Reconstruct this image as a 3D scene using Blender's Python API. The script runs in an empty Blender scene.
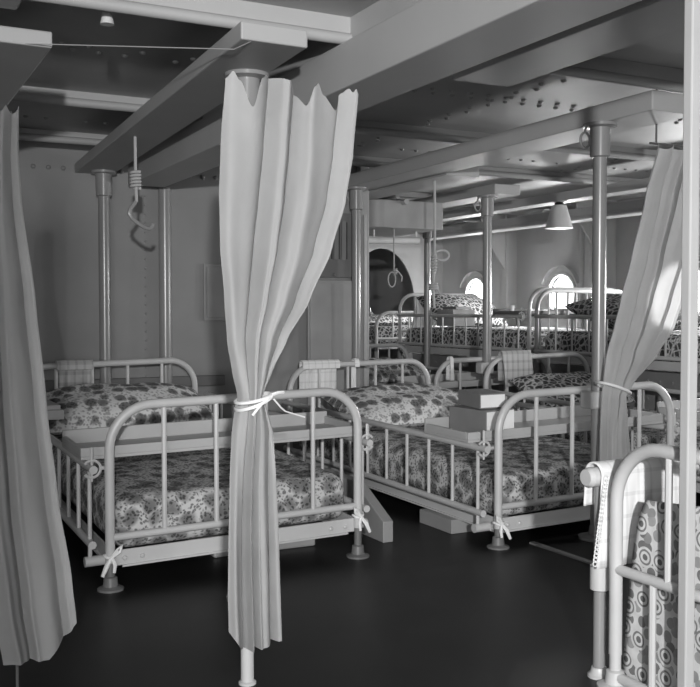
import bpy, bmesh, math, random
from mathutils import Vector, Matrix, noise
random.seed(7)
C = bpy.context.scene.collection
PI = math.pi

# ---------------------------------------------------------------- materials
def new_mat(name):
    m = bpy.data.materials.new(name); m.use_nodes = True
    nt = m.node_tree
    return m, nt, nt.nodes['Principled BSDF']

def paint(name, v, rough=.45, spec=.5, bump=.0, var=.08, scale=6., metal=0.):
    m, nt, b = new_mat(name)
    tc = nt.nodes.new('ShaderNodeTexCoord'); n = nt.nodes.new('ShaderNodeTexNoise')
    n.inputs['Scale'].default_value = scale; n.inputs['Detail'].default_value = 6
    nt.links.new(tc.outputs['Object'], n.inputs['Vector'])
    r = nt.nodes.new('ShaderNodeValToRGB')
    r.color_ramp.elements[0].position = .3; r.color_ramp.elements[1].position = .7
    lo, hi = v*(1-var), v*(1+var)
    r.color_ramp.elements[0].color = (lo, lo, lo, 1); r.color_ramp.elements[1].color = (hi, hi, hi, 1)
    nt.links.new(n.outputs['Fac'], r.inputs['Fac']); nt.links.new(r.outputs['Color'], b.inputs['Base Color'])
    b.inputs['Roughness'].default_value = rough; b.inputs['Metallic'].default_value = metal
    b.inputs['Specular IOR Level'].default_value = spec
    if bump:
        bp = nt.nodes.new('ShaderNodeBump'); bp.inputs['Strength'].default_value = bump; bp.inputs['Distance'].default_value = .01
        nt.links.new(n.outputs['Fac'], bp.inputs['Height']); nt.links.new(bp.outputs['Normal'], b.inputs['Normal'])
    return m

def cloth(name, v, bump=.15):
    m, nt, b = new_mat(name)
    tc = nt.nodes.new('ShaderNodeTexCoord')
    n = nt.nodes.new('ShaderNodeTexNoise'); n.inputs['Scale'].default_value = 7; n.inputs['Detail'].default_value = 8
    nt.links.new(tc.outputs['Object'], n.inputs['Vector'])
    r = nt.nodes.new('ShaderNodeValToRGB')
    r.color_ramp.elements[0].position = .3; r.color_ramp.elements[1].position = .7
    r.color_ramp.elements[0].color = (v*.93,)*3+(1,); r.color_ramp.elements[1].color = (v*1.04,)*3+(1,)
    nt.links.new(n.outputs['Fac'], r.inputs['Fac']); nt.links.new(r.outputs['Color'], b.inputs['Base Color'])
    bp = nt.nodes.new('ShaderNodeBump'); bp.inputs['Strength'].default_value = bump; bp.inputs['Distance'].default_value = .02
    nt.links.new(n.outputs['Fac'], bp.inputs['Height']); nt.links.new(bp.outputs['Normal'], b.inputs['Normal'])
    b.inputs['Roughness'].default_value = .9; b.inputs['Specular IOR Level'].default_value = .15
    return m

def checks(name, base, line, pitch=.045, w=.16):
    m, nt, b = new_mat(name)
    tc = nt.nodes.new('ShaderNodeTexCoord'); sp = nt.nodes.new('ShaderNodeSeparateXYZ')
    nt.links.new(tc.outputs['Object'], sp.inputs[0])
    outs = []
    for ax, pt in (('X', pitch), ('Z', pitch*1.3)):
        d = nt.nodes.new('ShaderNodeMath'); d.operation = 'DIVIDE'; d.inputs[1].default_value = pt
        nt.links.new(sp.outputs[ax], d.inputs[0])
        f = nt.nodes.new('ShaderNodeMath'); f.operation = 'FRACT'; nt.links.new(d.outputs[0], f.inputs[0])
        l = nt.nodes.new('ShaderNodeMath'); l.operation = 'LESS_THAN'; l.inputs[1].default_value = w
        nt.links.new(f.outputs[0], l.inputs[0]); outs.append(l)
    a = nt.nodes.new('ShaderNodeMath'); a.operation = 'ADD'; a.use_clamp = False
    nt.links.new(outs[0].outputs[0], a.inputs[0]); nt.links.new(outs[1].outputs[0], a.inputs[1])
    h = nt.nodes.new('ShaderNodeMath'); h.operation = 'MULTIPLY'; h.inputs[1].default_value = .5
    nt.links.new(a.outputs[0], h.inputs[0])
    mx = nt.nodes.new('ShaderNodeMix'); mx.data_type = 'RGBA'
    mx.inputs['A'].default_value = (base,)*3+(1,); mx.inputs['B'].default_value = (line,)*3+(1,)
    nt.links.new(h.outputs[0], mx.inputs['Factor']); nt.links.new(mx.outputs['Result'], b.inputs['Base Color'])
    b.inputs['Roughness'].default_value = .9; b.inputs['Specular IOR Level'].default_value = .1
    return m

def floral(name, kind):
    """printed cotton: 'sprig' bedspread, 'round' pillow, 'net' bunk cover, 'circles' bold quilt"""
    m, nt, b = new_mat(name)
    N = nt.nodes.new; K = nt.links.new
    tc = N('ShaderNodeTexCoord')
    wn = N('ShaderNodeTexNoise'); wn.inputs['Scale'].default_value = 14; wn.inputs['Detail'].default_value = 3
    K(tc.outputs['Object'], wn.inputs['Vector'])
    sub = N('ShaderNodeVectorMath'); sub.operation = 'SUBTRACT'; sub.inputs[1].default_value = (.5, .5, .5)
    K(wn.outputs['Color'], sub.inputs[0])
    scl = N('ShaderNodeVectorMath'); scl.operation = 'SCALE'; scl.inputs['Scale'].default_value = {'sprig': .05, 'round': .035, 'net': .03, 'circles': .012}[kind]
    K(sub.outputs[0], scl.inputs[0])
    add = N('ShaderNodeVectorMath'); add.operation = 'ADD'
    K(tc.outputs['Object'], add.inputs[0]); K(scl.outputs[0], add.inputs[1])
    vo = N('ShaderNodeTexVoronoi'); vo.inputs['Scale'].default_value = {'sprig': 13, 'round': 12, 'net': 21, 'circles': 12}[kind]
    vo.inputs['Randomness'].default_value = {'sprig': .8, 'round': .45, 'net': .8, 'circles': .75}[kind]
    K(add.outputs[0], vo.inputs['Vector'])
    if kind == 'circles':
        se = N('ShaderNodeSeparateXYZ'); cb = N('ShaderNodeCombineXYZ'); K(add.outputs[0], se.inputs[0])
        K(se.outputs['Y'], cb.inputs['X']); K(se.outputs['Z'], cb.inputs['Y'])
        vo.voronoi_dimensions = '2D'; K(cb.outputs[0], vo.inputs['Vector'])
    r = N('ShaderNodeValToRGB'); cr = r.color_ramp
    def ramp(stops, interp='LINEAR'):
        cr.interpolation = interp
        while len(cr.elements) < len(stops): cr.elements.new(.5)
        for e, (p, v) in zip(cr.elements, stops): e.position = p; e.color = (v, v, v, 1)
    if kind == 'net':
        vo.feature = 'DISTANCE_TO_EDGE'
        ramp([(0, .44), (.08, .38), (.15, .07), (.5, .05)])
        K(vo.outputs['Distance'], r.inputs['Fac'])
        fine = N('ShaderNodeTexNoise'); fine.inputs['Scale'].default_value = 70
        lo, hi = .75, 1.5
    elif kind == 'circles':
        # rings inside every cell, with grey, dark or plain discs
        ramp([(0, .14), (.10, .2), (.11, .60), (.19, .60), (.20, .2), (.26, .2), (.27, .60), (.36, .60), (.37, .26), (1, .26)], 'CONSTANT')
        K(vo.outputs['Distance'], r.inputs['Fac'])
        fine = N('ShaderNodeTexNoise'); fine.inputs['Scale'].default_value = 30
        lo, hi = .92, 1.08
    else:
        if kind == 'sprig': ramp([(0, .07), (.30, .10), (.42, .15), (.50, .22), (.58, .29), (1, .28)])
        else: ramp([(0, .09), (.34, .15), (.44, .22), (.50, .52), (1, .56)])
        K(vo.outputs['Distance'], r.inputs['Fac'])
        fine = N('ShaderNodeTexVoronoi'); fine.inputs['Scale'].default_value = 70 if kind == 'sprig' else 55
        lo, hi = (.6, 1.9) if kind == 'sprig' else (.7, 1.3)
    if fine.bl_idname == 'ShaderNodeTexNoise': fine.inputs['Detail'].default_value = 4
    K(add.outputs[0], fine.inputs['Vector'])
    vor = fine.bl_idname == 'ShaderNodeTexVoronoi'
    mr = N('ShaderNodeMapRange'); mr.inputs['From Min'].default_value = .30 if vor else .38; mr.inputs['From Max'].default_value = .52 if vor else .62
    mr.inputs['To Min'].default_value = lo; mr.inputs['To Max'].default_value = hi
    K(fine.outputs['Distance' if vor else 'Fac'], mr.inputs['Value'])
    col = r.outputs['Color']
    if kind == 'circles':
        # smaller plain discs on a pale ground between the ringed ones
        v3 = N('ShaderNodeTexVoronoi'); v3.inputs['Scale'].default_value = 27; v3.inputs['Randomness'].default_value = .7; v3.voronoi_dimensions = '2D'; K(cb.outputs[0], v3.inputs['Vector'])
        tone = N('ShaderNodeValToRGB'); tone.color_ramp.interpolation = 'CONSTANT'
        te = tone.color_ramp.elements
        te[0].position = 0; te[0].color = (.27, .27, .27, 1); te[1].position = .40; te[1].color = (.18, .18, .18, 1)
        x = te.new(.58); x.color = (.32, .32, .32, 1)
        K(v3.outputs['Color'], tone.inputs['Fac'])
        d3 = N('ShaderNodeMath'); d3.operation = 'LESS_THAN'; d3.inputs[1].default_value = .43; K(v3.outputs['Distance'], d3.inputs[0])
        bg = N('ShaderNodeMix'); bg.data_type = 'RGBA'; bg.inputs['A'].default_value = (.6, .6, .6, 1)
        K(d3.outputs[0], bg.inputs['Factor']); K(tone.outputs['Color'], bg.inputs['B'])
        g2 = N('ShaderNodeMath'); g2.operation = 'GREATER_THAN'; g2.inputs[1].default_value = .365; K(vo.outputs['Distance'], g2.inputs[0])
        mx = N('ShaderNodeMix'); mx.data_type = 'RGBA'
        K(g2.outputs[0], mx.inputs['Factor']); K(col, mx.inputs['A']); K(bg.outputs['Result'], mx.inputs['B']); col = mx.outputs['Result']
    sc = N('ShaderNodeVectorMath'); sc.operation = 'SCALE'
    K(col, sc.inputs[0]); K(mr.outputs['Result'], sc.inputs['Scale'])
    K(sc.outputs[0], b.inputs['Base Color'])
    b.inputs['Roughness'].default_value = .85; b.inputs['Specular IOR Level'].default_value = .15
    return m

def translucent(m, f):
    nt = m.node_tree; b = nt.nodes['Principled BSDF']; out = nt.nodes['Material Output']
    t = nt.nodes.new('ShaderNodeBsdfTranslucent'); t.inputs['Color'].default_value = (.7, .7, .7, 1)
    mx = nt.nodes.new('ShaderNodeMixShader'); mx.inputs[0].default_value = f
    nt.links.new(b.outputs[0], mx.inputs[1]); nt.links.new(t.outputs[0], mx.inputs[2]); nt.links.new(mx.outputs[0], out.inputs['Surface'])
    return m

M = dict(
    enamel=paint('bed_enamel', .52, .38, .5, .02, .05),
    enamel_dark=paint('leg_metal', .16, .4),
    pole=paint('pole_paint', .26, .25, .6, .0, .05),
    curtain=translucent(cloth('curtain_cotton', .40, .4), .22),
    wall=paint('bulkhead_paint', .24, .45, .4, .02, .06, 3),
    hull=paint('hull_paint', .52, .5, .4, .02, .06, 3),
    ceiling=paint('deckhead_paint', .36, .5, .4, .02, .07, 3),
    beam=paint('beam_paint', .37, .5, .4, .01, .04, 3),
    floor=paint('dark_linoleum', .012, .42, .35, .02, .25, 4),
    darkplate=paint('louvre_paint', .13, .5),
    panel=paint('panel_paint', .30, .45),
    duct=paint('duct_paint', .30, .5),
    coaming=paint('platform_paint', .26, .5),
    tray=paint('tray_paint', .44, .5, .35, .01, .05),
    card=paint('grey_card', .20, .8), white=paint('white_card', .80, .8),
    spread=floral('sprigged_bedspread', 'sprig'), pillow=floral('flowered_pillowcase', 'round'),
    bunk=floral('trellis_bunk_cover', 'net'), quilt=floral('circle_print_quilt', 'circles'),
    towel=checks('white_checked_towel', .78, .60, .05, .18), stripe=checks('striped_towel', .5, .32, .05, .3),
    tie=cloth('white_tape', .82), rope=cloth('hemp_rope', .42),
    shade=paint('lamp_shade', .55, .5), black=paint('black_fitting', .02, .4), brass=paint('dull_brass', .2, .35, .5, 0, .1, 6, .6),
)
gl, nt, bs = new_mat('porthole_glass')
tr = nt.nodes.new('ShaderNodeBsdfTransparent'); tr.inputs['Color'].default_value = (.93, .93, .93, 1)
bs.inputs['Roughness'].default_value = .02; bs.inputs['Base Color'].default_value = (.8, .8, .8, 1)
mx = nt.nodes.new('ShaderNodeMixShader'); mx.inputs[0].default_value = .05
nt.links.new(tr.outputs[0], mx.inputs[1]); nt.links.new(bs.outputs[0], mx.inputs[2]); nt.links.new(mx.outputs[0], nt.nodes['Material Output'].inputs['Surface'])
M['glass'] = gl

# ---------------------------------------------------------------- mesh helpers
def frame_for(d):
    d = d.normalized(); a = Vector((0, 0, 1)) if abs(d.z) < .9 else Vector((1, 0, 0))
    u = d.cross(a).normalized(); return u, d.cross(u).normalized()

def tube(bm, pts, r, seg=10, closed=False):
    pts = [Vector(p) for p in pts]; n = len(pts); rings = []
    rs = r if isinstance(r, (list, tuple)) else [r]*n
    u = None
    for i, p in enumerate(pts):
        if closed: d = pts[(i+1) % n]-pts[i-1]
        else: d = pts[min(i+1, n-1)]-pts[max(i-1, 0)]
        d.normalize()
        if u is None: u, v = frame_for(d)
        else:
            u = (u-d*u.dot(d)).normalized(); v = d.cross(u)
        rings.append([bm.verts.new(p+(u*math.cos(2*PI*k/seg)+v*math.sin(2*PI*k/seg))*rs[i]) for k in range(seg)])
    m = n if closed else n-1
    for i in range(m):
        a, b = rings[i], rings[(i+1) % n]
        for k in range(seg): bm.faces.new((a[k], a[(k+1) % seg], b[(k+1) % seg], b[k]))
    if not closed:
        bm.faces.new(rings[0][::-1]); bm.faces.new(rings[-1])

def box(bm, x0, x1, y0, y1, z0, z1, T=None):
    T = T or (lambda x, y, z: (x, y, z))
    v = [bm.verts.new(T(x, y, z)) for z in (z0, z1) for y in (y0, y1) for x in (x0, x1)]
    for f in ((0, 2, 3, 1), (4, 5, 7, 6), (0, 1, 5, 4), (2, 6, 7, 3), (0, 4, 6, 2), (1, 3, 7, 5)): bm.faces.new([v[i] for i in f])

def lathe(bm, prof, c, seg=20):
    rings = [[bm.verts.new((c[0]+r*math.cos(2*PI*k/seg), c[1]+r*math.sin(2*PI*k/seg), c[2]+z)) for k in range(seg)] for r, z in prof]
    for a, b in zip(rings, rings[1:]):
        for k in range(seg): bm.faces.new((a[k], a[(k+1) % seg], b[(k+1) % seg], b[k]))
    bm.faces.new(rings[0][::-1]); bm.faces.new(rings[-1])

def rivet(bm, c, n, r=.014):
    n = Vector(n); u, v = frame_for(n); c = Vector(c); rings = []
    for rr, h in ((1, 0), (.8, .5), (.4, .75)):
        rings.append([bm.verts.new(c+n*h*r+(u*math.cos(k*PI/4)+v*math.sin(k*PI/4))*rr*r) for k in range(8)])
    for a, b in zip(rings, rings[1:]):
        for k in range(8): bm.faces.new((a[k], a[(k+1) % 8], b[(k+1) % 8], b[k]))
    bm.faces.new(rings[-1])

def prism(bm, poly, axis, a0, a1):
    """extrude a polygon given in the two other axes along axis 'x', 'y' or 'z'"""
    def P(p, a): return {'x': (a, p[0], p[1]), 'y': (p[0], a, p[1]), 'z': (p[0], p[1], a)}[axis]
    A = [bm.verts.new(P(p, a0)) for p in poly]; B = [bm.verts.new(P(p, a1)) for p in poly]
    bm.faces.new(A[::-1]); bm.faces.new(B); n = len(poly)
    for i in range(n): bm.faces.new((A[i], A[(i+1) % n], B[(i+1) % n], B[i]))

def grid(bm, fn, nu, nv):
    V = [[bm.verts.new(fn(i/nu, j/nv)) for j in range(nv+1)] for i in range(nu+1)]
    for i in range(nu):
        for j in range(nv): bm.faces.new((V[i][j], V[i+1][j], V[i+1][j+1], V[i][j+1]))
    return V

def obj(name, bm, mat, parent=None, smooth=True, loc=None, bevel=0, thick=0, offset=0):
    bmesh.ops.recalc_face_normals(bm, faces=bm.faces)
    me = bpy.data.meshes.new(name); bm.to_mesh(me); bm.free()
    o = bpy.data.objects.new(name, me); C.objects.link(o)
    if mat: me.materials.append(M[mat])
    if smooth:
        for p in me.polygons: p.use_smooth = True
        me.set_sharp_from_angle(angle=math.radians(40))
    if parent: o.parent = parent
    if loc: o.location = loc
    if thick:
        s = o.modifiers.new('thickness', 'SOLIDIFY'); s.thickness = thick; s.offset = offset
    if bevel:
        b = o.modifiers.new('bevel', 'BEVEL'); b.width = bevel; b.segments = 2; b.limit_method = 'ANGLE'
    return o

def empty(name, loc=(0, 0, 0), rz=0):
    o = bpy.data.objects.new(name, None); C.objects.link(o); o.location = loc; o.rotation_euler = (0, 0, rz)
    o.empty_display_size = .1
    return o

def tag(o, label, cat, group=None):
    o['label'] = label; o['category'] = cat
    if group: o['group'] = group
    return o

def struct(name, bm, mat, **k):
    o = obj(name, bm, mat, **k); o['kind'] = 'structure'; return o

B = bmesh.new

# ---------------------------------------------------------------- the setting
HULL = 6.75; WALL = 6.35; CEIL = 2.18
bm = B(); box(bm, -3.2, HULL+.06, -3.0, 13.0, -.05, 0); struct('floor', bm, 'floor', smooth=False)

bm = B(); box(bm, -3.2, HULL+.06, -3.0, 13.0, CEIL, CEIL+.05)
for Y in (4.02, 4.10, 5.62, 2.4):
    for i in range(66):
        X = -1.2+i*.11+(.055 if Y == 4.10 else 0)
        if random.random() < .82: rivet(bm, (X, Y, CEIL), (0, 0, -1), .015)
for X in (2.95, 4.9, .05):
    for i in range(30): rivet(bm, (X+(.05 if i % 2 else 0), 3.3+i*.1, CEIL), (0, 0, -1), .015)
struct('ceiling', bm, 'ceiling', smooth=False)

# bulkhead behind the two near beds, with rivets, ledge and stiffener
bm = B(); box(bm, -3.2, 3.35, WALL, WALL+.05, 0, CEIL)
for i in range(48): rivet(bm, (-1.0+i*.093, WALL, 2.01), (0, -1, 0), .016)
for i in range(24): rivet(bm, (1.76, WALL, .6+i*.06), (0, -1, 0), .008)
struct('wall_back', bm, 'wall', smooth=False)
bm = B(); box(bm, 3.35, 3.425, WALL-.06, WALL+.06, 0, CEIL); struct('trim_1', bm, 'panel', smooth=False, bevel=.006)
bm = B(); box(bm, -1.0, 2.3, WALL-.05, WALL, .585, .655); struct('trim_2', bm, 'darkplate', smooth=False, bevel=.005)
bm = B(); tube(bm, [(1.885, WALL-.03, 0), (1.885, WALL-.03, 1.92)], .042, 14); struct('trim_3', bm, 'pole')
bm = B(); box(bm, 2.16, 2.36, WALL-.02, WALL, 1.03, 1.42)
box(bm, 2.18, 2.34, WALL-.028, WALL-.02, 1.05, 1.40); struct('trim_4', bm, 'panel', smooth=False, bevel=.004)
bm = B(); box(bm, -3.2, HULL, 13.0, 13.05, 0, CEIL); struct('wall_far', bm, 'hull', smooth=False)
bm = B(); box(bm, -3.25, -3.2, -3.0, 13.0, 0, CEIL); struct('wall_left', bm, 'wall', smooth=False)
bm = B(); box(bm, -3.2, HULL, -3.05, -3.0, 0, CEIL); struct('wall_front', bm, 'wall', smooth=False)

# ship's side with round portholes
PORTS = [9.68, 8.10, 6.33, 4.70, 3.10]; PZ = 1.265; PR = .215
bm = B(); h = .31
def q(y0, y1, z0, z1): bm.faces.new([bm.verts.new((HULL, y, z)) for y, z in ((y0, z0), (y1, z0), (y1, z1), (y0, z1))])
q(-3, 13, 0, PZ-h); q(-3, 13, PZ+h, CEIL)
ys = [-3]+[v for p in sorted(PORTS) for v in (p-h, p+h)]+[13]
for i in range(0, len(ys), 2): q(ys[i], ys[i+1], PZ-h, PZ+h)
for p in PORTS:
    n = 40; inner, outer, back = [], [], []
    for k in range(n):
        a = 2*PI*k/n; c, s = math.cos(a), math.sin(a); t = h/max(abs(c), abs(s))
        outer.append(bm.verts.new((HULL, p+t*c, PZ+t*s))); inner.append(bm.verts.new((HULL, p+PR*c, PZ+PR*s))); back.append(bm.verts.new((HULL+.06, p+PR*c, PZ+PR*s)))
    for k in range(n):
        j = (k+1) % n
        bm.faces.new((outer[k], outer[j], inner[j], inner[k])); bm.faces.new((inner[k], inner[j], back[j], back[k]))
for Y in (10.45, 8.9, 7.3, 5.65, 4.05):
    for i in range(12): rivet(bm, (HULL, Y+.13, 1.0+i*.085), (-1, 0, 0), .014); 
struct('wall_right', bm, 'hull', smooth=False)
for i, p in enumerate(PORTS):
    w = empty('window_%d' % (i+1), (HULL, p, PZ)); w['kind'] = 'structure'
    bm = B(); tube(bm, [(-.005, (PR+.012)*math.cos(a*PI/18), (PR+.012)*math.sin(a*PI/18)) for a in range(36)], .022, 8, True); obj('rim', bm, 'hull', w)
    bm = B(); tube(bm, [(.03, (PR-.012)*math.cos(a*PI/18), (PR-.012)*math.sin(a*PI/18)) for a in range(36)], .012, 8, True); obj('glazing_ring', bm, 'brass', w)
    bm = B(); bm.faces.new([bm.verts.new((.03, (PR-.012)*math.cos(a*PI/20), (PR-.012)*math.sin(a*PI/20))) for a in range(40)]); obj('pane', bm, 'glass', w)
    bm = B()
    pts = [((PR+.085)*math.cos(a), (PR+.085)*math.sin(a)) for a in [PI*.12+PI*.76*k/16 for k in range(17)]]
    pts2 = [((PR+.10)*math.cos(a), (PR+.10)*math.sin(a)) for a in [PI*.12+PI*.76*k/16 for k in range(17)]]
    prism(bm, pts+pts2[::-1], 'x', -.06, 0); obj('drip_hood', bm, 'hull', w)
# vertical side frames and the stringer along the ship's side
for i, Y in enumerate((10.45, 8.9, 7.3, 5.65, 4.05)):
    bm = B(); box(bm, HULL-.16, HULL, Y-.01, Y+.01, 0, CEIL); box(bm, HULL-.17, HULL-.155, Y-.05, Y+.05, 0, CEIL)
    prism(bm, [(HULL-.16, 1.55), (HULL-.5, 2.0), (HULL-.5, CEIL), (HULL-.16, CEIL)], 'y', Y-.012, Y+.012)
    struct('trim_%d' % (10+i), bm, 'hull', smooth=False)
bm = B(); box(bm, 5.86, 6.16, 2.0, 12.9, 1.93, 2.02); tube(bm, [(5.86, 2.0, 1.93), (5.86, 12.9, 1.93)], .02, 8)
struct('trim_20', bm, 'beam')
# web frame plate with a big oval opening, across the far bunks
bm = B(); n = 48; Yw = 9.40; cx, cz, rx, rz = 5.28, 1.13, .43, .66
A = []; 
for face, y in ((0, Yw), (1, Yw+.03)):
    inn, out = [], []
    for k in range(n):
        a = 2*PI*k/n; c, s = math.cos(a), math.sin(a)
        inn.append(bm.verts.new((cx+rx*c, y, cz+rz*s)))
        t = min((5.92-cx)/c if c > 1e-6 else (4.80-cx)/c if c < -1e-6 else 9e9, (CEIL-cz)/s if s > 1e-6 else (0-cz)/s if s < -1e-6 else 9e9)
        out.append(bm.verts.new((cx+t*c, y, cz+t*s)))
    A.append((inn, out))
    for k in range(n): bm.faces.new((inn[k], inn[(k+1) % n], out[(k+1) % n], out[k]))
for k in range(n):
    j = (k+1) % n; bm.faces.new((A[0][0][k], A[0][0][j], A[1][0][j], A[1][0][k])); bm.faces.new((A[0][1][k], A[0][1][j], A[1][1][j], A[1][1][k]))
struct('trim_21', bm, 'hull', smooth=False)

# deck-head beams: boxed girders along Y, bulb bars along X
def girder(n, x0, x1, y0, y1, z0, z1, skew=0.):
    bm = B(); box(bm, x0, x1, y0, y1, z0, z1, lambda x, y, z: (x+(y-y0)*skew, y, z))
    struct('trim_%d' % n, bm, 'beam', smooth=False, bevel=.006)
girder(30, 1.150, 1.390, 2.985, WALL, 1.985, 2.045, .045)
girder(31, 1.594, 1.838, -2.9, 6.15, 1.90, 2.065)
bm = B(); box(bm, 1.66, 1.77, -2.9, 6.15, 2.065, CEIL); struct('trim_32', bm, 'ceiling', smooth=False)
girder(33, 2.085, 2.355, -2.9, 3.16, 1.99, 2.09)
girder(34, 3.166, 3.43, 3.20, WALL-.08, 1.985, 2.075, .01)
girder(35, 3.44, 3.70, 5.28, 8.5, 1.975, 2.05)
girder(36, 4.36, 4.60, 6.02, 9.3, 1.985, 2.06)
girder(37, .36, .625, 3.38, WALL, 1.985, 2.04)
girder(38, .36, .50, -2.9, 3.3, 2.07, CEIL)
girder(39, 5.15, 5.32, 2.0, 9.3, 1.99, 2.06)
for i, (Y, z) in enumerate(((3.20, 2.10), (4.88, 2.125), (6.0, 2.13), (7.6, 2.11), (9.0, 2.11), (1.6, 2.125))):
    bm = B(); x1 = HULL; box(bm, -3.2, x1, Y-.006, Y+.006, z, CEIL)
    tube(bm, [(-3.2, Y, z), (x1, Y, z)], .022, 10); struct('trim_%d' % (40+i), bm, 'beam')
bm = B(); tube(bm, [(3.85, 6.6, 2.0), (3.85, 10, 2.0)], .022, 10); tube(bm, [(3.93, 6.6, 1.96), (3.93, 10, 1.96)], .022, 10); struct('trim_51', bm, 'beam')
# pipe against the bulkhead edge, deck joint strip
bm = B(); tube(bm, [(3.375, WALL-.08, .3), (3.375, WALL-.08, 1.80)], .014, 8); struct('trim_52', bm, 'panel')
bm = B(); box(bm, 2.83, 2.86, 2.9, 3.62, 0, .008); struct('trim_53', bm, 'coaming', smooth=False)

# riveted platform front beneath the ship's side bunks
bm = B(); box(bm, 5.62, 5.66, 3.0, 9.3, 0, .62)
for r_ in range(4):
    for i in range(46): rivet(bm, (5.62, 3.1+i*.13, .12+r_*.14), (-1, 0, 0), .014)
struct('trim_54', bm, 'coaming', smooth=False)

# ---------------------------------------------------------------- stanchions
def pole(x, y, ztop, r, label, clamp=None, eye=True, collar=.08):
    p = tag(empty('stanchion', (x, y, 0)), label, 'pole', 'steel stanchions under the deck beams')
    bm = B(); tube(bm, [(0, 0, .0), (0, 0, ztop-.01)], r, 18); obj('shaft', bm, 'pole', p)
    bm = B(); lathe(bm, [(r+.055, 0), (r+.055, .012), (r+.006, .02), (r+.004, .06), (r, .065)], (0, 0, 0)); obj('base_flange', bm, 'pole', p)
    bm = B(); c = collar
    lathe(bm, [(r+.001, -.16), (r+.014, -.155), (r+.016, -.02), (c, -.014), (c, 0), (r, 0)], (0, 0, ztop)); obj('top_collar', bm, 'pole', p)
    if eye:
        bm = B(); tube(bm, [(-c+.005, -.0, -.015), (-c-.01, 0, -.03), (-c-.012, 0, -.05)], .006, 6)
        tube(bm, [(-c-.012+.028*math.sin(a*PI/8), .0, -.085+.036*math.cos(a*PI/8)) for a in range(16)], .006, 6, True)
        o = obj('eye_ring', bm, 'pole', p, loc=(0, 0, ztop))
    if clamp:
        bm = B(); z = clamp; s = -1
        box(bm, -r-.045, r+.006, -r-.008, r+.008, z-.05, z+.035)
        obj('rail_clamp', bm, 'enamel', p, bevel=.01)
    return p
pole(1.340, 3.42, 1.985, .033, 'stanchion mostly hidden behind the tied curtain at the left-hand bed', eye=False, collar=.085)
pole(3.185, 3.555, 1.985, .033, 'pale stanchion with flanged top beside the right-hand tied curtain', .68)
pole(1.450, 6.19, 1.985, .036, 'shiny stanchion against the bulkhead behind the left-hand bed', eye=False)
pole(3.268, 6.20, 1.985, .032, 'stanchion behind the head of the middle bed, by the louvred panel')
pole(4.400, 6.17, 1.985, .034, 'slender stanchion rising behind the boxes on the middle bed tray', .66)
pole(5.26, 8.42, 1.99, .034, 'distant stanchion wound with rope at the far bunks', eye=False)
bm = B(); tube(bm, [(6.60, 7.62, 0), (6.60, 7.62, CEIL)], .026, 12); struct('trim_55', bm, 'shade')

# ---------------------------------------------------------------- beds
RT = .0195
def arch(u0, u1, ztop, zbot, R, n=9):
    pts = [(u0, zbot)]
    pts += [(u0+R-R*math.cos(k*PI/2/n), ztop-R+R*math.sin(k*PI/2/n)) for k in range(n+1)]
    pts += [(u1-R+R*math.sin(k*PI/2/n), ztop-R+R*math.cos(k*PI/2/n)) for k in range(n+1)]
    return pts+[(u1, zbot)]

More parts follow.
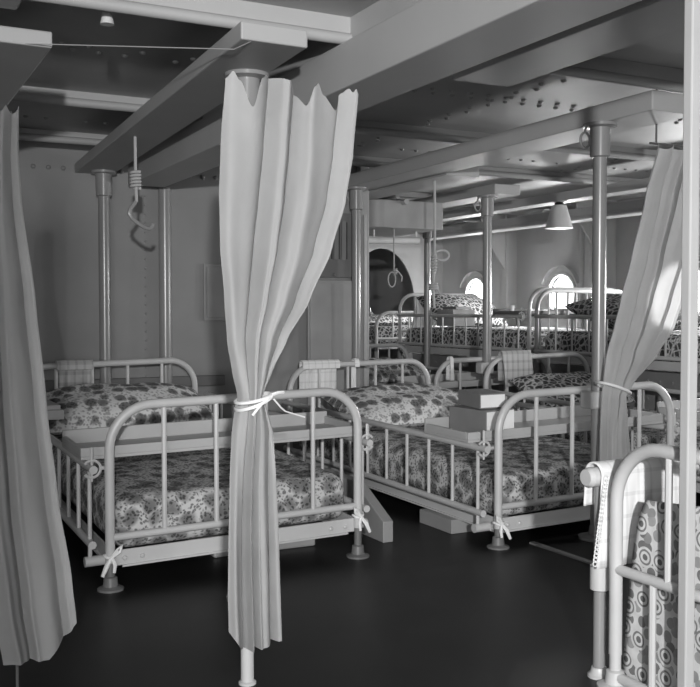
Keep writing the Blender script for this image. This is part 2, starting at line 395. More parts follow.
def bed(label, x, y, yaw, W=1.1034, L=2.2805, elev=0, dz=0., tx=.018, ty=.018, spread='spread', zl=.198, zt=.7155, zh=.6985,
        sides=(0, 1), low_spindles=True, mattress=True, group='enamelled ward beds', bars=True, cat='bed', name='ward_bed', nsp=4):
    e = tag(empty(name, (x, y, 0), yaw), label, cat, group)
    def T(u, v, w): return Vector((u, v, w+elev+dz+tx*u+ty*v))
    for nm, v, top, lowz in (('foot_frame', 0., zt, zl), ('head_frame', L, zh, .30)):
        bm = B(); tube(bm, [T(u, v, w) for u, w in arch(0, W, top, .10, .17)], RT, 12)
        fr = obj(nm, bm, 'enamel', e)
        bm = B(); tube(bm, [T(0, v, lowz), T(W, v, lowz)], .0155, 10); obj('cross_rail', bm, 'enamel', fr)
        if not bars:                                   # lower row of uprights between the cross rail and the floor bar
            bm = B(); tube(bm, [T(0, v, .035), T(W, v, .035)], .0155, 10); obj('cross_rail', bm, 'enamel', fr)
            for k in range(5):
                bm = B(); tube(bm, [T(.145+.21*k, v, .035), T(.145+.21*k, v, lowz)], .0105, 8); obj('spindle', bm, 'enamel', fr)
        for k in range(1, nsp+1):
            u = W*k/(nsp+1) if bars else -.015+.215*k; bm = B(); lo = lowz
            tube(bm, [T(u, v, lo), T(u, v, top)], .0105, 8); obj('spindle', bm, 'enamel', fr)
        if not bars: continue
        bm = B(); s = .012 if v == 0 else -.012
        box(bm, .0, W, v-.004+s, v+.004+s, .075, .142, T); box(bm, .0, W, v+min(0, s*4), v+max(0, s*4), .075, .083, T)
        for u in (.06, .13, W-.13, W-.06):
            c = T(u, v-.004+s if v == 0 else v+.004+s, .108); rivet(bm, c, (0, -1 if v == 0 else 1, 0), .011)
        obj('end_bar', bm, 'enamel', e, smooth=False)
    for u in (0, W) if bars else ():
        bm = B(); s = .012 if u == 0 else -.012
        box(bm, u+s-.004, u+s+.004, 0, L, .075, .142, T); box(bm, u+min(0, s*4), u+max(0, s*4), 0, L, .075, .083, T)
        obj('side_bar', bm, 'enamel', e, smooth=False)
    for u in (0, W):
        for v in (0, L):
            t = T(u, v, .105); bm = B(); R0 = .0175 if not elev else .03
            tube(bm, [(t.x, t.y, .02), t], R0, 12)
            lathe(bm, [(.052, 0), (.052, .008), (.03, .016), (.026, .05), (R0, .055)], (t.x, t.y, 0)); obj('leg', bm, 'enamel' if not bars else 'enamel_dark' if not elev else 'coaming', e)
    so, zu, zd = .062, .4714, .1689
    for s in sides:
        u = -so if s == 0 else W+so
        bm = B(); tube(bm, [T(u, .0, zu), T(u, L-.06, zu)], .0165, 12); tube(bm, [T(u, .03, zd), T(u, L-.06, zd)], .0165, 12)
        cs = obj('cot_side', bm, 'enamel', e)
        for k in range(11):
            v = .075+k*(L-.2)/10; lo = zd-.075 if k in (0, 10) else zd
            bm = B(); tube(bm, [T(u, v, lo), T(u, v, zu)], .0085, 8); obj('spindle', bm, 'enamel', cs)
        for v in (.075, L-.125):                       # knuckle joints that let the side drop
            bm = B(); tube(bm, [T(u-.022, v, zd-.075), T(0 if s == 0 else W, v, zd-.075)] if s == 0 else [T(W, v, zd-.075), T(u+.022, v, zd-.075)], .021, 12)
            obj('hinge_knuckle', bm, 'enamel', cs)
        bm = B(); d = .03
        tube(bm, [T(u+.034*math.cos(a*PI/10), .03, zu+.034*math.sin(a*PI/10)) for a in range(-8, 9)] if s == 0 else [T(u-.034*math.cos(a*PI/10), .03, zu+.034*math.sin(a*PI/10)) for a in range(-8, 9)], .006, 6)
        tube(bm, [T(u+(.034 if s == 0 else -.034), .03, zu), T(0 if s == 0 else W, .03, zu)], .008, 6)
        tube(bm, [T(u, .03, zu+.01), T(u, .03, zu+.085)], .006, 6); tube(bm, [T(u, .03, zu-.05), T(u, .03, zu-.01)], .005, 6)
        obj('rail_catch', bm, 'enamel', cs)
    if mattress:
        u0, u1, v0, v1, w0, w1 = .03, W-.03, .035, L-.04, .128, .335
        prof = []; R = .07; n = 6
        for cu, cw, a0 in ((u1-R, w0+.05, -90), (u1-R, w1-R, 0), (u0+R, w1-R, 90), (u0+R, w0+.05, 180)):
            rr = R if cw > .2 else .05
            for k in range(n+1):
                a = math.radians(a0+90*k/n); prof.append(((cu if rr == R else (u1-.05 if cu > .5 else u0+.05))+rr*math.cos(a), cw+rr*math.sin(a)))
            if a0 == 0:
                for k in range(1, 12): prof.append((u1-R-(u1-u0-2*R)*k/12, w1))
        stations = [0, .004, .016, .035, .06]+[.1+k*.06 for k in range(int((v1-v0-.2)/.06)+1)]+[v1-v0-.06, v1-v0-.035, v1-v0-.016, v1-v0-.004, v1-v0]
        bm = B(); rings = []; um, wm = (u0+u1)/2, (w0+w1)/2
        for st in stations:
            d = min(st, v1-v0-st); k = 1 if d >= .06 else math.sqrt(max(0, 1-((.06-d)/.06)**2))
            ins = .06*(1-k); ring = []
            for pu, pw in prof:
                fu = (pu-um)/(u1-um); fw = (pw-wm)/(w1-wm)
                U = pu-ins*fu; Wz = pw-ins*fw*.9
                nz = noise.noise(Vector((pu*3+x, st*3+y, 2.)))*.012+noise.noise(Vector((pu*9+x, st*9, 5.)))*.005
                if pw > wm: Wz += nz+.012*math.sin(PI*st/(v1-v0))
                ring.append(bm.verts.new(T(U, v0+st, Wz)))
            rings.append(ring)
        for a, b in zip(rings, rings[1:]):
            for k in range(len(prof)): bm.faces.new((a[k], a[(k+1) % len(prof)], b[(k+1) % len(prof)], b[k]))
        bm.faces.new(rings[0][::-1]); bm.faces.new(rings[-1])
        mt = obj('mattress', bm, spread, e)
    e['T'] = 0; del e['T']
    return e, T

def world(e, p): 
    return Matrix.Translation(e.location) @ Matrix.Rotation(e.rotation_euler.z, 4, 'Z') @ Vector(p)

def pillow(label, e, T, mat='pillow', uc=None, W=1.1034, v=1.86, w=.345, wid=.92, dep=.50, hgt=.20, tilt=.42, roll=0., grp='flowered pillows on the beds'):
    uc = W/2 if uc is None else uc
    o = world(e, T(uc, v, w))
    bm = B(); nu, nv = 30, 18; ct, st = math.cos(tilt), math.sin(tilt)
    def P(a, b, side):
        s, t = a*2-1, b*2-1
        th = (max(0, 1-abs(s)**3.2))**.55*(max(0, 1-abs(t)**2.6))**.6
        k = 1-.07*(1-abs(s))*abs(t)**2-.0
        X = s*wid/2*(1-.06*(1-t*t)**2*abs(s)*0); Yl = t*dep/2*k
        z = side*hgt/2*th*(1.0 if side > 0 else .8)+noise.noise(Vector((s*2+o.x, t*2+o.y, side)))*.02*th
        z += hgt*.25
        return (X, Yl*ct-z*st, Yl*st+z*ct+dep/2*st*.92)
    for side in (1, -1): grid(bm, lambda a, b: P(a, b, side), nu, nv)
    bmesh.ops.remove_doubles(bm, verts=bm.verts, dist=.0006)
    p = obj('pillow', bm, mat, loc=o); p.rotation_euler = (0, roll, e.rotation_euler.z)
    return tag(p, label, 'pillow', grp)

def tray(label, e, T, W=1.1034, v0=.12, v1=.50, over=.085, h=.075):
    c = T(W/2, (v0+v1)/2, .4714+.0165); o = world(e, c)
    hw, hd, t = W/2+over, (v1-v0)/2, .016
    p = tag(empty('bed_tray', o, e.rotation_euler.z), label, 'tray', 'wooden trays laid across the bed sides')
    ax = .018
    p.rotation_euler = (0.018, -ax, e.rotation_euler.z)
    bm = B(); box(bm, -hw, hw, -hd, hd, 0.001, .014); obj('tray_base', bm, 'tray', p, smooth=False, bevel=.002)
    for a, hh in (((-hw, hw, -hd, -hd+t), .050), ((-hw, hw, hd-t, hd), h)):
        bm = B(); box(bm, *a, .0135, hh); obj('rim', bm, 'tray', p, smooth=False, bevel=.003)
    for a in ((-hw, -hw+t, -hd+t, hd-t), (hw-t, hw, -hd+t, hd-t)):
        bm = B(); box(bm, *a, .0135, .050); obj('rim', bm, 'tray', p, smooth=False, bevel=.003)
    return p, Matrix.Translation(o) @ p.rotation_euler.to_matrix().to_4x4()

b1, T1 = bed('left-hand enamelled bed with sprigged cover behind the tied curtain', .8985, 3.784, 0, dz=.008, tx=.022, ty=.022)
bB, TB = bed('middle enamelled bed with two cartons on its cross tray', 2.655, 3.628, .0196, dz=-.01, tx=.0147, ty=.0153)
bK, TK = bed('enamelled bed behind the right-hand tied curtain, striped towel on its head rail', 4.20, 3.62, 0, W=.98)
bC, TC = bed('enamelled bed beyond the slender stanchion, in front of the far bunks', 4.02, 6.30, 0, dz=-.01)
BE = .575; bk = 'raised bunks along the ship side'
bD, TD = bed('raised bunk under the two bright portholes, carton on its trellis cover', 5.4, 6.93, 0, elev=BE, tx=0, ty=0, spread='bunk', sides=(0,), group=bk, cat='bunk', name='bunk_bed')
bE, TE = bed('nearer raised bunk, its heaped pillow below the right porthole', 5.4, 4.54, 0, elev=BE, tx=0, ty=0, spread='bunk', sides=(0,), group=bk, cat='bunk', name='bunk_bed')
bG, TG = bed('farthest raised bunk seen through the oval opening', 5.4, 9.75, 0, elev=BE, zt=.50, tx=0, ty=0, spread='bunk', sides=(0,), group=bk, cat='bunk', name='bunk_bed')
# bed at the right edge of the view stands crosswise: its end frame faces left
b3, T3 = bed('nearest bed at right edge, circle print quilt hung inside its end frame', 1.965, 2.112, -PI/2, zl=.35, tx=0, ty=0, spread='quilt', sides=(), nsp=5, mattress=False, bars=False)

pillow('flowered pillow propped at the head of the left-hand bed', b1, T1, v=1.86, w=.325, wid=1.0, dep=.54, hgt=.25, tilt=.30, uc=.53)
pillow('pale flowered pillow propped at the head of the middle bed', bB, TB, v=1.80, w=.315, wid=.98, dep=.60, hgt=.23, tilt=.26, uc=.60)
pillow('pillow on the bed beyond the slender stanchion', bC, TC, v=1.9, wid=.9, dep=.48, hgt=.2, tilt=.35)
pillow('dark pillow on the bed with the striped towel', bK, TK, 'bunk', W=.98, v=1.9, wid=.84, dep=.48, hgt=.2, tilt=.35)
pillow('sunlit pillow heaped at the head of the bunk with the carton', bD, TD, 'bunk', v=1.93, w=.33, wid=.95, dep=.52, hgt=.30, tilt=.50, roll=.08)
pillow('dark trellis pillow heaped on the nearer raised bunk', bE, TE, 'bunk', v=1.66, wid=.98, dep=.75, hgt=.30, tilt=.20)
pillow('pillow at the foot of the farthest raised bunk', bG, TG, 'bunk', v=.6, wid=.9, dep=.4, hgt=.14, tilt=.1)
tray('long shallow tray across the foot of the left-hand bed', b1, T1)
trB, MB_ = tray('long shallow tray across the middle bed, carrying two cartons', bB, TB)
tray('tray across the bed beyond the slender stanchion', bC, TC)
tray('tray across the bed behind the right-hand curtain', bK, TK, W=.98, over=.07)

def carton(label, o, rz, a, b, c, lid=True, side='card', end='white', name='carton', rot=None):
    p = tag(empty(name, o), label, 'box'); p.rotation_euler = rot or (0, 0, rz)
    bm = B(); box(bm, -a/2, a/2, -b/2, b/2, .0005, c); k = obj('carton_body', bm, side, p, smooth=False, bevel=.003)
    if end:
        bm = B(); box(bm, -a/2+.004, a/2-.004, -b/2-.002, -b/2+.001, .008, c-.006); obj('end_label', bm, end, p, smooth=False)
    return p
def ontray(x, y, z): return MB_ @ Vector((x, y, z))
rr = trB.rotation_euler
carton('grey carton with white end lying on the middle bed tray', ontray(-.40, .03, .0145), 0, .19, .27, .118, rot=(rr.x, rr.y, rr.z+.12))
carton('smaller grey carton stacked on top of the larger carton', ontray(-.385, .05, .1345), 0, .14, .24, .075, rot=(rr.x, rr.y, rr.z-.15))
o = world(bD, TD(.19, 1.46, .362)); carton('carton standing on the raised bunk below the bright porthole', o, .0, .27, .30, .17, side='coaming', end=None)
o = world(bD, TD(.2, 1.46, .5335)); carton('flat packet lying on the carton on the raised bunk', o, .1, .2, .22, .03, side='darkplate', end=None)

# things on and beside the far bunks
p = tag(empty('bunk_shelf', world(bD, TD(.0, .02, .4895))), 'dark tray across the near end of the raised bunk with the carton', 'tray')
bm = B(); box(bm, -.09, 1.0, .01, .40, 0.0, .03); obj('shelf_board', bm, 'darkplate', p, smooth=False, bevel=.004)
bm = B(); box(bm, -.09, 1.0, .395, .41, -.02, .05); obj('shelf_edge', bm, 'darkplate', p, smooth=False, bevel=.004)
bm = B(); lathe(bm, [(.018, 0), (.024, .05), (.021, .05), (.016, .006)], (0, 0, 0)); tag(obj('cup', bm, 'white', loc=world(bD, TD(.06, .33, .52))), 'white cup on the dark tray at the raised bunk', 'cup')
bm = B(); box(bm, -.12, .12, -.1, .1, 0, .012); tag(obj('paper_stack', bm, 'white', loc=world(bD, TD(.13, .13, .52)), smooth=False), 'white papers lying on the dark tray at the raised bunk', 'paper')

# ---------------------------------------------------------------- curtains
def interp(tab, z, i):
    for a, b in zip(tab, tab[1:]):
        if a[0] >= z >= b[0]:
            t = (a[0]-z)/(a[0]-b[0]) if a[0] != b[0] else 0
            t = t*t*(3-2*t)*.35+t*.65
            return a[i]+(b[i]-a[i])*t
    return tab[0][i] if z > tab[0][0] else tab[-1][i]

def curtain(label, Y, tab, folds, amp, zw, top_fn, hem_fn, nx=150, nz=110, seed=0, post=None):
    """pleated cloth hanging in the plane of constant Y; tab rows are (z, left x, right x), gathered at height zw"""
    zt, zb = tab[0][0], tab[-1][0]
    x0 = (tab[0][1]+tab[0][2])/2
    e = tag(empty('curtain', (x0, Y, 0)), label, 'curtain', 'cotton bed curtains')
    bm = B()
    def P(s, t):
        z = zt+(zb-zt)*t
        l, r = interp(tab, z, 1), interp(tab, z, 2); wd = r-l
        sw = s+.035*math.sin(3.1*z+seed+s*5)*(s*(1-s)*4)*.5
        ph = 2*PI*folds*(s+.05*math.sin(2*PI*s*1.7+seed))
        d = 1.1-2.2*abs(math.sin(ph/2))**.75
        d2 = math.sin(ph*2.3+1.3+seed+z*2)*.2
        k = math.exp(-((z-zw)/.16)**2)
        A = amp*(min(1, wd/.3)**.5)*(1-.45*k)
        bulge = -.05*k*math.sin(PI*s)          # gathered cloth wraps round in front
        low = .8+.5*max(0, min(1, (zw-z)/.5)) if z < zw else 1.
        y = A*low*(d+d2*(.4+.6*t))*(.35+.65*math.sin(PI*min(max(s, .02), .98))**.4)+bulge
        y += noise.noise(Vector((s*5, z*4, seed)))*.008
        x = l+wd*(sw+.012*math.sin(ph*1+.8))
        zz = z+(top_fn(s)*max(0, 1-t*4)**1.5 if t < .25 else 0)+(hem_fn(s)*max(0, (t-.6)/.4)**1.2 if t > .6 else 0)
        return (x-x0, y, zz)
    grid(bm, P, nx, nz)
    c = obj('cloth', bm, 'curtain', e)
    return e, x0

def ring(bm, cx, cy, z, rx, ry, r, tilt=0, n=24):
    tube(bm, [(cx+rx*math.cos(2*PI*k/n), cy+ry*math.sin(2*PI*k/n), z+tilt*math.cos(2*PI*k/n)) for k in range(n)], r, 6, True)

tabL = [(a, b-.017, c-.017) for a, b, c in [(1.775, .951, 1.372), (1.57, .938, 1.352), (1.424, .931, 1.328), (1.277, .933, 1.28), (1.13, .947, 1.208), (1.015, .957, 1.138), (.928, .972, 1.096),
        (.856, .988, 1.066), (.826, .978, 1.076), (.752, .968, 1.094), (.606, .962, 1.10), (.40, .955, 1.109), (.25, .952, 1.114), (.142, .954, 1.117)]]
TOPL = [(0, -.03), (.05, -.012), (.10, -.035), (.19, -.105), (.26, -.02), (.29, -.008), (.46, -.022), (.50, -.035), (.58, -.085), (.66, -.03), (.69, -.02), (.74, -.05), (.84, -.085), (.89, -.03), (.925, -.018), (.95, -.03), (.975, -.02), (1.001, -.035)]
def topL(s):
    for a, b in zip(TOPL, TOPL[1:]):
        if a[0] <= s <= b[0]:
            t = (s-a[0])/(b[0]-a[0]); t = t*t*(3-2*t); return a[1]+(b[1]-a[1])*t
    return -.03
cL, x0 = curtain('tied pale curtain in the foreground, hanging before the left-hand bed', 2.565, tabL, 3.6, .030, .85, topL, lambda s: .05*max(0, (.25-s)/.25)-.012*math.sin(PI*s), seed=1.3)
bm = B(); ring(bm, 1.012-x0, -.02, .852, .050, .060, .005, .012); ring(bm, 1.012-x0, -.02, .84, .049, .058, .005, .02); obj('tie_band', bm, 'tie', cL)
bm = B(); tube(bm, [(1.05-x0, -.055, .862), (1.075-x0, -.05, .868), (1.10-x0, -.03, .866)], .005, 6)
tube(bm, [(1.06-x0, -.055, .85), (1.085-x0, -.045, .825), (1.11-x0, -.02, .81), (1.19-x0, .02, .785)], .0025, 6)
tube(bm, [(.985-x0, -.08, .81), (1.01-x0, -.085, .84), (1.05-x0, -.065, .86)], .004, 6); obj('tie_string', bm, 'tie', cL)
# thin upright that carries it, seen below the hem
st = tag(empty('floor_upright', (1.026, 2.637, 0)), 'thin upright showing below the hem of the foreground tied curtain', 'stand')
bm = B(); tube(bm, [(0, 0, 0.004), (0, 0, 1.665)], .0195, 14); obj('upright', bm, 'enamel', st)
bm = B(); lathe(bm, [(.026, 0), (.026, .006), (.02, .01)], (0, 0, 0)); obj('foot_ferrule', bm, 'enamel', st)
bm = B(); tube(bm, [(-.06, .0, 1.655), (.30, 0, 1.655)], .008, 8); obj('curtain_arm', bm, 'enamel', st)

tabR = [(1.90, 3.445, 3.87), (1.635, 3.36, 3.80), (1.34, 3.275, 3.716), (1.14, 3.211, 3.631), (1.02, 3.172, 3.579), (.882, 3.125, 3.455),
        (.750, 3.107, 3.29), (.70, 3.10, 3.25), (.54, 3.093, 3.27), (.393, 3.09, 3.29), (.16, 3.085, 3.31)]
cR, x0 = curtain('tied curtain at right, gathered against the pale flanged stanchion', 3.44, tabR, 3.8, .034, .72, lambda s: -.03*abs(math.sin(PI*5*s)), lambda s: 0., seed=4.1)
bm = B(); ring(bm, 3.175-x0, .0, .735, .085, .07, .007, -.03); obj('tie_band', bm, 'tie', cR)
bm = B(); tube(bm, [(3.42, 3.47, 1.90), (4.6, 3.47, 1.90)], .006, 8)
for X in (3.46, 4.58): tube(bm, [(X, 3.47, 1.90), (X, 3.47, CEIL)], .005, 8)
tag(obj('curtain_wire', bm, 'brass'), 'taut wire the right-hand tied curtain hangs from', 'wire')

tabF = [(1.62, .30, .393), (1.50, .29, .391), (1.38, .285, .397), (1.127, .275, .429), (.871, .275, .453), (.61, .285, .478), (.345, .31, .511), (.20, .335, .523)]
cF, x0 = curtain('shadowed curtain hanging at the left edge of the view', 2.585, tabF, 2.6, .024, -3, lambda s: -.02*abs(math.sin(PI*3*s)), lambda s: .085*max(0, (s-.62)/.38)-.01, seed=2.2, nx=90)
st = tag(empty('floor_upright', (.375, 2.612, 0)), 'very thin rod below the hem of the shadowed left curtain', 'stand')
bm = B(); tube(bm, [(0, 0, 0), (0, 0, 1.61)], .004, 8); obj('upright', bm, 'enamel_dark', st)
bm = B(); lathe(bm, [(.05, 0), (.05, .006), (.008, .012)], (0, 0, 0)); obj('foot_flange', bm, 'enamel_dark', st)

st = tag(empty('floor_upright', (-.342, -.80, 0)), 'bare upright added behind the viewpoint to shade the left curtain', 'stand')  # added out of view, blocks the flash from the left curtain
bm = B(); tube(bm, [(0, 0, 0.004), (0, 0, 1.63)], .033, 14); obj('upright', bm, 'enamel', st)
bm = B(); lathe(bm, [(.08, 0), (.08, .008), (.04, .02), (.034, .05)], (0, 0, 0)); obj('foot_flange', bm, 'enamel', st)

# ---------------------------------------------------------------- towels and cloths
def hang(name, label, cat, mat, axis, r0, r1, cross, zrail, front, back, gap=.026, wave=.008, seed=0, skew=0., n=26, grp=None):
    """cloth folded over a rail; axis 'x' or 'y' is the rail's direction, cross its other horizontal coordinate"""
    bm = B(); path = []
    for k in range(9): path.append((-gap, zrail-front+front*k/9))
    for k in range(9): a = PI-PI*k/8; path.append((gap*math.cos(a), zrail+gap*math.sin(a)))
    for k in range(1, 10): path.append((gap, zrail-back*k/9))
    m = len(path)-1
    def P(s, t):
        c, z = path[round(t*m)]; dist = max(0, zrail-z)
        wv = wave*math.sin(s*17+seed+dist*3)*min(1, dist/.1)*(1 if c > 0 else -1)
        wv = abs(wv)*(1 if c > 0 else -1)
        a = r0+(r1-r0)*s+skew*dist*(1 if c < 0 else .3)
        return ((a, cross+c+wv, z) if axis == 'x' else (cross+c+wv, a, z))
    grid(bm, P, n, m)
    o0 = Vector(((r0+r1)/2, cross, zrail)) if axis == 'x' else Vector((cross, (r0+r1)/2, zrail))
    bmesh.ops.translate(bm, verts=bm.verts, vec=-o0)
    return tag(obj(name, bm, mat, loc=o0, thick=.005), label, cat, grp)

zK = .6985+.018*2.28
hang('striped_towel', 'striped towel folded over a head rail behind the cartons', 'towel', 'stripe', 'x', 4.33, 4.60, 3.62+2.2805, zK+.03, .24, .2, .026, .008, 1., .10)
zB = .6985+.0153*2.28-.01
hang('checked_towel', 'pale checked towel hanging behind the head of the middle bed', 'towel', 'towel', 'x', 2.70, 2.98, 3.628+2.2805+.012, zB+.012, .03, .20, .027, .01, 2.)
hang('cloth_strip', 'narrow white tapes hung on the middle bed head rail', 'cloth', 'tie', 'x', 3.10, 3.135, 3.628+2.2805+.02, zB+.015, .03, .2, .027, .004, 2.)
z1 = .6985+.022*2.28+.008
hang('grey_towel', 'grey towel hanging behind the head of the left-hand bed', 'towel', 'stripe', 'x', 1.12, 1.34, 3.784+2.2805, z1+.010, .03, .26, .027, .008, .4)
hang('tape_loop', 'white tape tied on the end rail of the bed beyond the stanchion', 'cloth', 'tie', 'x', 4.13, 4.16, 6.30, .7155, .16, .16, .026, .004, .4)

# the near bed: rail with its white lace edged towel, bold quilt inside the frame
bm = B(); tube(bm, [(1.925, 2.20, .605), (1.94, 2.20, .605)], [.024, .030], 14); tube(bm, [(1.94, 2.20, .605), (2.36, 2.20, .605)], .030, 14)
rp = tag(empty('towel_rail', (1.983, 2.20, 0)), 'low rail on a flanged post beside the nearest bed, draped with a white towel', 'rail')
bmesh.ops.translate(bm, verts=bm.verts, vec=(-1.983, -2.20, 0)); obj('rail', bm, 'enamel', rp)
bm = B(); tube(bm, [(0, 0, .005), (0, 0, .58)], .0185, 14); obj('post', bm, 'pole', rp)
bm = B(); lathe(bm, [(.034, 0), (.034, .008), (.026, .014), (.022, .03)], (0, 0, 0)); obj('foot_flange', bm, 'enamel', rp)
bm = B(); lathe(bm, [(.022, 0), (.029, .004), (.029, .075), (.022, .08)], (0, 0, .262)); obj('post_sleeve', bm, 'enamel', rp)
tw = hang('lace_towel', 'white lace edged towel draped over the low rail by the nearest bed', 'towel', 'towel', 'x', 1.955, 2.33, 2.20, .612, .27, .10, .036, .008, 3., -.08, 40)
bm = B()
for k in range(22):                                        # scalloped crochet edge down the near side
    z = -.005-k*.0118; cx = -.1725+.16*z*(-1)*-1-.006
    tube(bm, [(-.178+.16*z+.008*math.cos(a*PI/4), -.046, z+.008*math.sin(a*PI/4)) for a in range(8)], .0022, 5, True)
obj('lace_edging', bm, 'towel', tw)
bm = B()
def qf(s, t):
    z = .555-.545*t+.075*s*(1-t)
    yl = 2.045+.085*t**.6 if t > .0 else 2.045
    y = yl-(yl-1.10)*s
    bend = .05*max(0, 1-t*5)**2
    return (2.012+.3*bend+.004*math.sin(s*9+t*2)+.004*noise.noise(Vector((s*3, t*3, 1))), y, z)
grid(bm, qf, 50, 40); bmesh.ops.translate(bm, verts=bm.verts, vec=(-2.02, -1.6, -.3))
tag(obj('patterned_quilt', bm, 'quilt', loc=(2.02, 1.6, .3), thick=.02), 'thick quilt printed with bold circles hanging inside the nearest bed frame', 'quilt')

# white tapes knotted on the bed posts
def knot(label, c, d=1):
    bm = B(); R = .023
    tube(bm, [(R*math.cos(a*PI/8), R*math.sin(a*PI/8), .004*math.sin(a)) for a in range(16)], .006, 6, True)
    tube(bm, [(0, -R-.006, 0), (d*.02, -R-.016, .03), (d*.036, -R-.014, .045), (d*.03, -R-.012, .02), (0, -R-.008, 0)], .007, 6)
    tube(bm, [(0, -R-.006, 0), (-d*.022, -R-.014, -.03), (-d*.04, -R-.016, -.07)], [.006, .010, .007], 6)
    tube(bm, [(0, -R-.006, 0), (d*.01, -R-.012, -.03), (d*.006, -R-.014, -.06)], [.006, .008, .006], 6)
    tag(obj('tape_knot', bm, 'tie', loc=c), label, 'tie', 'white tapes tied to the bed posts')
knot('white tape tied to the near left post of the left-hand bed', (.8985, 3.784, .135))
knot('white tape tied to the near right post of the left-hand bed', (.8985+1.1034, 3.784, .185), -1)
knot('white tape tied to the near left post of the middle bed', (2.655, 3.628, .115), -1)

# ---------------------------------------------------------------- floor things
bm = B(); prism(bm, [(3.95, 0), (4.75, 0), (4.75, .25), (4.25, .25), (4.22, .235), (3.95, .10)], 'x', 2.225, 2.28)
tag(obj('deck_bracket', bm, 'duct', smooth=False, bevel=.004), 'grey sloping bracket on the floor between the two large beds', 'bracket')
carton('pale box on the floor beneath the middle bed', (2.78, 4.10, 0), .0, .34, .30, .07, side='panel', end=None, name='storage_box')
bm = B(); box(bm, 1.42, 1.92, 4.05, 4.5, 0, .095); tag(obj('flat_case', bm, 'panel', smooth=False, bevel=.01), 'flat pale case on the floor beneath the left-hand bed', 'case')
bm = B(); box(bm, -.16, .16, -.22, .22, 0, .05); box(bm, -.145, .145, -.205, .205, .05, .075)
tag(obj('wooden_box', bm, 'tray', smooth=False, bevel=.004, loc=(.83, 5.37, .5325)), 'small pale box on the bed side left of the flowered pillow', 'box')

# louvred plate and pale locker at the bulkhead end
lp = tag(empty('louvre_panel', (3.05, WALL, 1.34)), 'dark louvred vent plate on the bulkhead right of the foreground curtain', 'vent')
bm = B(); box(bm, -.33, .285, -.03, 0, 0, .47)
for i in range(2): rivet(bm, (-.1+.2*i, -.03, .02), (0, -1, 0), .014)
obj('plate', bm, 'darkplate', lp, smooth=False, bevel=.004)
for i in range(6):
    X = -.09+i*.062-.06; bm = B()
    prism(bm, [(X, -.03), (X+.034, -.03), (X+.030, -.046), (X, -.036)], 'z', .13, .41); obj('louvre', bm, 'darkplate', lp, smooth=False)
    bm = B(); box(bm, X+.0345, X+.0475, -.0318, -.03, .135, .405); obj('slot', bm, 'black', lp, smooth=False)
lk = tag(empty('locker', (3.13, WALL, 0)), 'pale flat locker door below the louvred plate', 'locker')
bm = B(); box(bm, -.20, .20, -.05, -.0165, 0, 1.32); obj('locker_body', bm, 'panel', lk, smooth=False, bevel=.006)
bm = B(); box(bm, -.185, .185, -.058, -.05, .03, 1.30); obj('door', bm, 'panel', lk, smooth=False, bevel=.003)

# ventilation trunk under the deck-head
bm = B(); R = .14; x0_, x1_, y0_, y1_ = 3.63, 4.31, 6.66, 7.5
poly = [(x1_, y0_), (x1_, y1_), (x0_, y1_)]+[(x0_+R-R*math.cos(k*PI/16), y0_+R-R*math.sin(k*PI/16)) for k in range(9)]
prism(bm, poly, 'z', 1.755, 1.975)
tag(obj('ventilation_trunk', bm, 'duct', bevel=.006), 'round-cornered ventilation trunk hung under the ceiling beyond the louvred plate', 'duct')
bm = B(); tube(bm, [(3.62, 6.9, 1.665), (4.22, 6.9, 1.68)], .03, 10)
for X in (3.8, 4.2): tube(bm, [(X, 6.9, 1.68), (X, 6.9, 1.7555)], .008, 6)
tag(obj('hanging_pipe', bm, 'shade'), 'short pale pipe slung beneath the ventilation trunk', 'pipe')

# lamps
def lamp(label, x, y, z, r0, r1, hgt, ztop):
    e = tag(empty('ceiling_lamp', (x, y, z)), label, 'lamp')
    bm = B(); lathe(bm, [(r1, 0), (r0, hgt), (r0*.9, hgt), (r1*.94, .004)], (0, 0, 0)); obj('lamp_shade', bm, 'shade', e)
    bm = B(); lathe(bm, [(r0*.5, hgt-.003), (r0*.7, hgt+.018), (r0*.28, hgt+.03), (r0*.25, ztop-z)], (0, 0, 0)); obj('lamp_holder', bm, 'black', e)
lamp('white conical lamp hanging beyond the flanged stanchion', 5.22, 6.31, 1.775, .06, .115, .19, 1.99)
lamp('small pale bell lamp under the ceiling at top left', .79, 3.30, 2.065, .012, .024, .055, CEIL)

# ropes with knots and hooks
def rope(label, x, y, ztop, pts, r, extra=(), hook=False):
    e = tag(empty('hanging_rope', (x, y, ztop)), label, 'rope', 'ropes hung from the deck beams')
    bm = B(); tube(bm, pts, r, 8)
    for ex in extra: tube(bm, ex, r*.95, 8)
    obj('cord', bm, 'rope', e)
    if hook:
        bm = B(); z = pts[-1][2]
        tube(bm, [(0, 0, z), (-.015, 0, z-.02), (-.03, 0, z-.04), (-.034, 0, z-.06), (-.02, 0, z-.085), (.0, 0, z-.10), (.025, 0, z-.118), (.05, 0, z-.13), (.07, 0, z-.134), (.083, 0, z-.125), (.088, 0, z-.11)], .011, 8); obj('hook', bm, 'pole', e)
def coil(cx, cz, r, n, turns, pitch=.012, ry=.014):
    return [(cx+r*math.cos(2*PI*k/n), ry*math.sin(2*PI*k/n), cz+pitch*k/n) for k in range(int(n*turns))]
rope('knotted rope with a hook hanging from the beam above the left-hand bed', 1.31, 4.90, 1.985, [(0, 0, 0), (0, 0, -.15), (.004, 0, -.33)], .008,
     [coil(0, -.26, .024, 10, 5, .017, .022)], True)
loop = [(.0+.035*math.sin(a*PI/8)-.02, 0, -.215-.19+.06*math.cos(a*PI/8)) for a in range(17)]
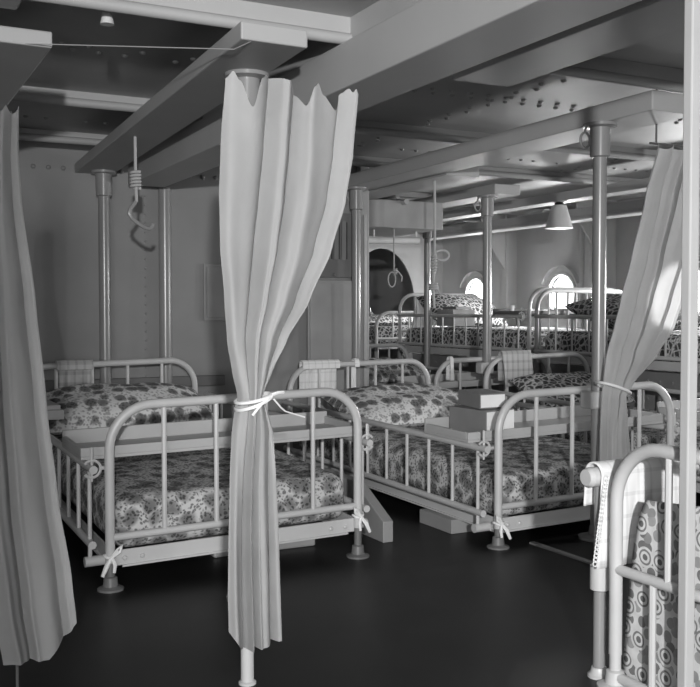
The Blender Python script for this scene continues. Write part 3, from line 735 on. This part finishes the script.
rope('thin rope ending in a loop below the ventilation trunk', 3.93, 6.80, 1.755, [(0, 0, 0), (0, 0, -.33), (.0, 0, -.36)], .006, [loop, [(0, 0, -.33), (.04, 0, -.34), (.075, 0, -.38), (.07, 0, -.42)], coil(0.01, -.36, .018, 8, 3, .014, .016)])
loop = [(.06+.055*math.cos(PI+a*PI/10), 0, -.50+.035*math.sin(PI+a*PI/10)) for a in range(21)]
rope('thick knotted rope with a side loop hanging before the ventilation trunk', 3.53, 5.56, 1.975, [(0, 0, 0), (.002, 0, -.35), (.0, 0, -.5), (-.01, 0, -.72), (.0, 0, -.86)], .009,
     [loop, coil(-.005, -.74, .024, 10, 3, .016, .024), coil(-.004, -.62, .014, 8, 6, .02, .014), [(0, 0, -.72), (.03, 0, -.74), (.055, 0, -.77)]])
# thin cable running under the deck-head at left, fixed at both ends
bm = B(); tube(bm, [(.50, 3.40, 1.99), (1.16, 3.08, 1.975), (1.19, 3.0, 1.985)], .0018, 6)
tag(obj('thin_cable', bm, 'duct'), 'thin cable strung between the two left ceiling girders', 'cable')

# pale narrow post right beside the camera
bm = B(); box(bm, 1.910, 1.943, 1.795, 1.825, 0, CEIL)
struct('trim_60', bm, 'tray', smooth=False, bevel=.004)

# ---------------------------------------------------------------- light
w = bpy.data.worlds.new('daylight'); bpy.context.scene.world = w; w.use_nodes = True
w.node_tree.nodes['Background'].inputs['Color'].default_value = (1, 1, 1, 1)
w.node_tree.nodes['Background'].inputs['Strength'].default_value = 3.0
def lampdata(name, kind, energy, loc, target=None, **k):
    l = bpy.data.lights.new(name, kind); l.energy = energy
    for a, v in k.items(): setattr(l, a, v)
    o = bpy.data.objects.new(name, l); C.objects.link(o); o.location = loc
    if target is not None: o.rotation_euler = (Vector(target)-Vector(loc)).to_track_quat('-Z', 'Y').to_euler()
    return o
lampdata('flash_bulb', 'SPOT', 1120, (-.55, -1.82, 1.60), (-.55+.574, -1.82+.819, 1.60), shadow_soft_size=.05, spot_size=math.radians(84), spot_blend=1.)
for p in PORTS:
    lampdata('porthole_daylight', 'AREA', 65, (HULL+.12, p, PZ+.02), (HULL-2, p-.2, PZ-1.0), size=.42, shape='DISK')
lampdata('fill_light', 'AREA', 105, (-1.9, -2.7, 1.05), (2.2, 4.5, 1.5), size=1.7)  # soft fill added behind the camera to lift beam faces; no doorway there
s = lampdata('sun', 'SUN', 14, (12, 15, 2), angle=.01)
s.rotation_euler = Vector((-.739, -.674, -.030)).to_track_quat('-Z', 'Y').to_euler()

# ---------------------------------------------------------------- camera
R = Matrix(((0.88764, -0.46054, -0.00083), (0.46024, 0.88713, -0.03425), (0.01650, 0.03002, 0.99941)))
cam = bpy.data.cameras.new('camera'); co = bpy.data.objects.new('camera', cam); C.objects.link(co)
right, fwd, up = R[0], R[1], R[2]
m = Matrix((right, up, -fwd)).transposed().to_4x4(); m.translation = (0, 0, 1.1); co.matrix_world = m
cam.sensor_width = 36; cam.lens = 965.6*36/700; cam.clip_start = .05
bpy.context.scene.camera = co
vs = bpy.context.scene.view_settings
vs.view_transform = 'Standard'; vs.look = 'None'; vs.exposure = 0; vs.gamma = 1; vs.use_curve_mapping = False
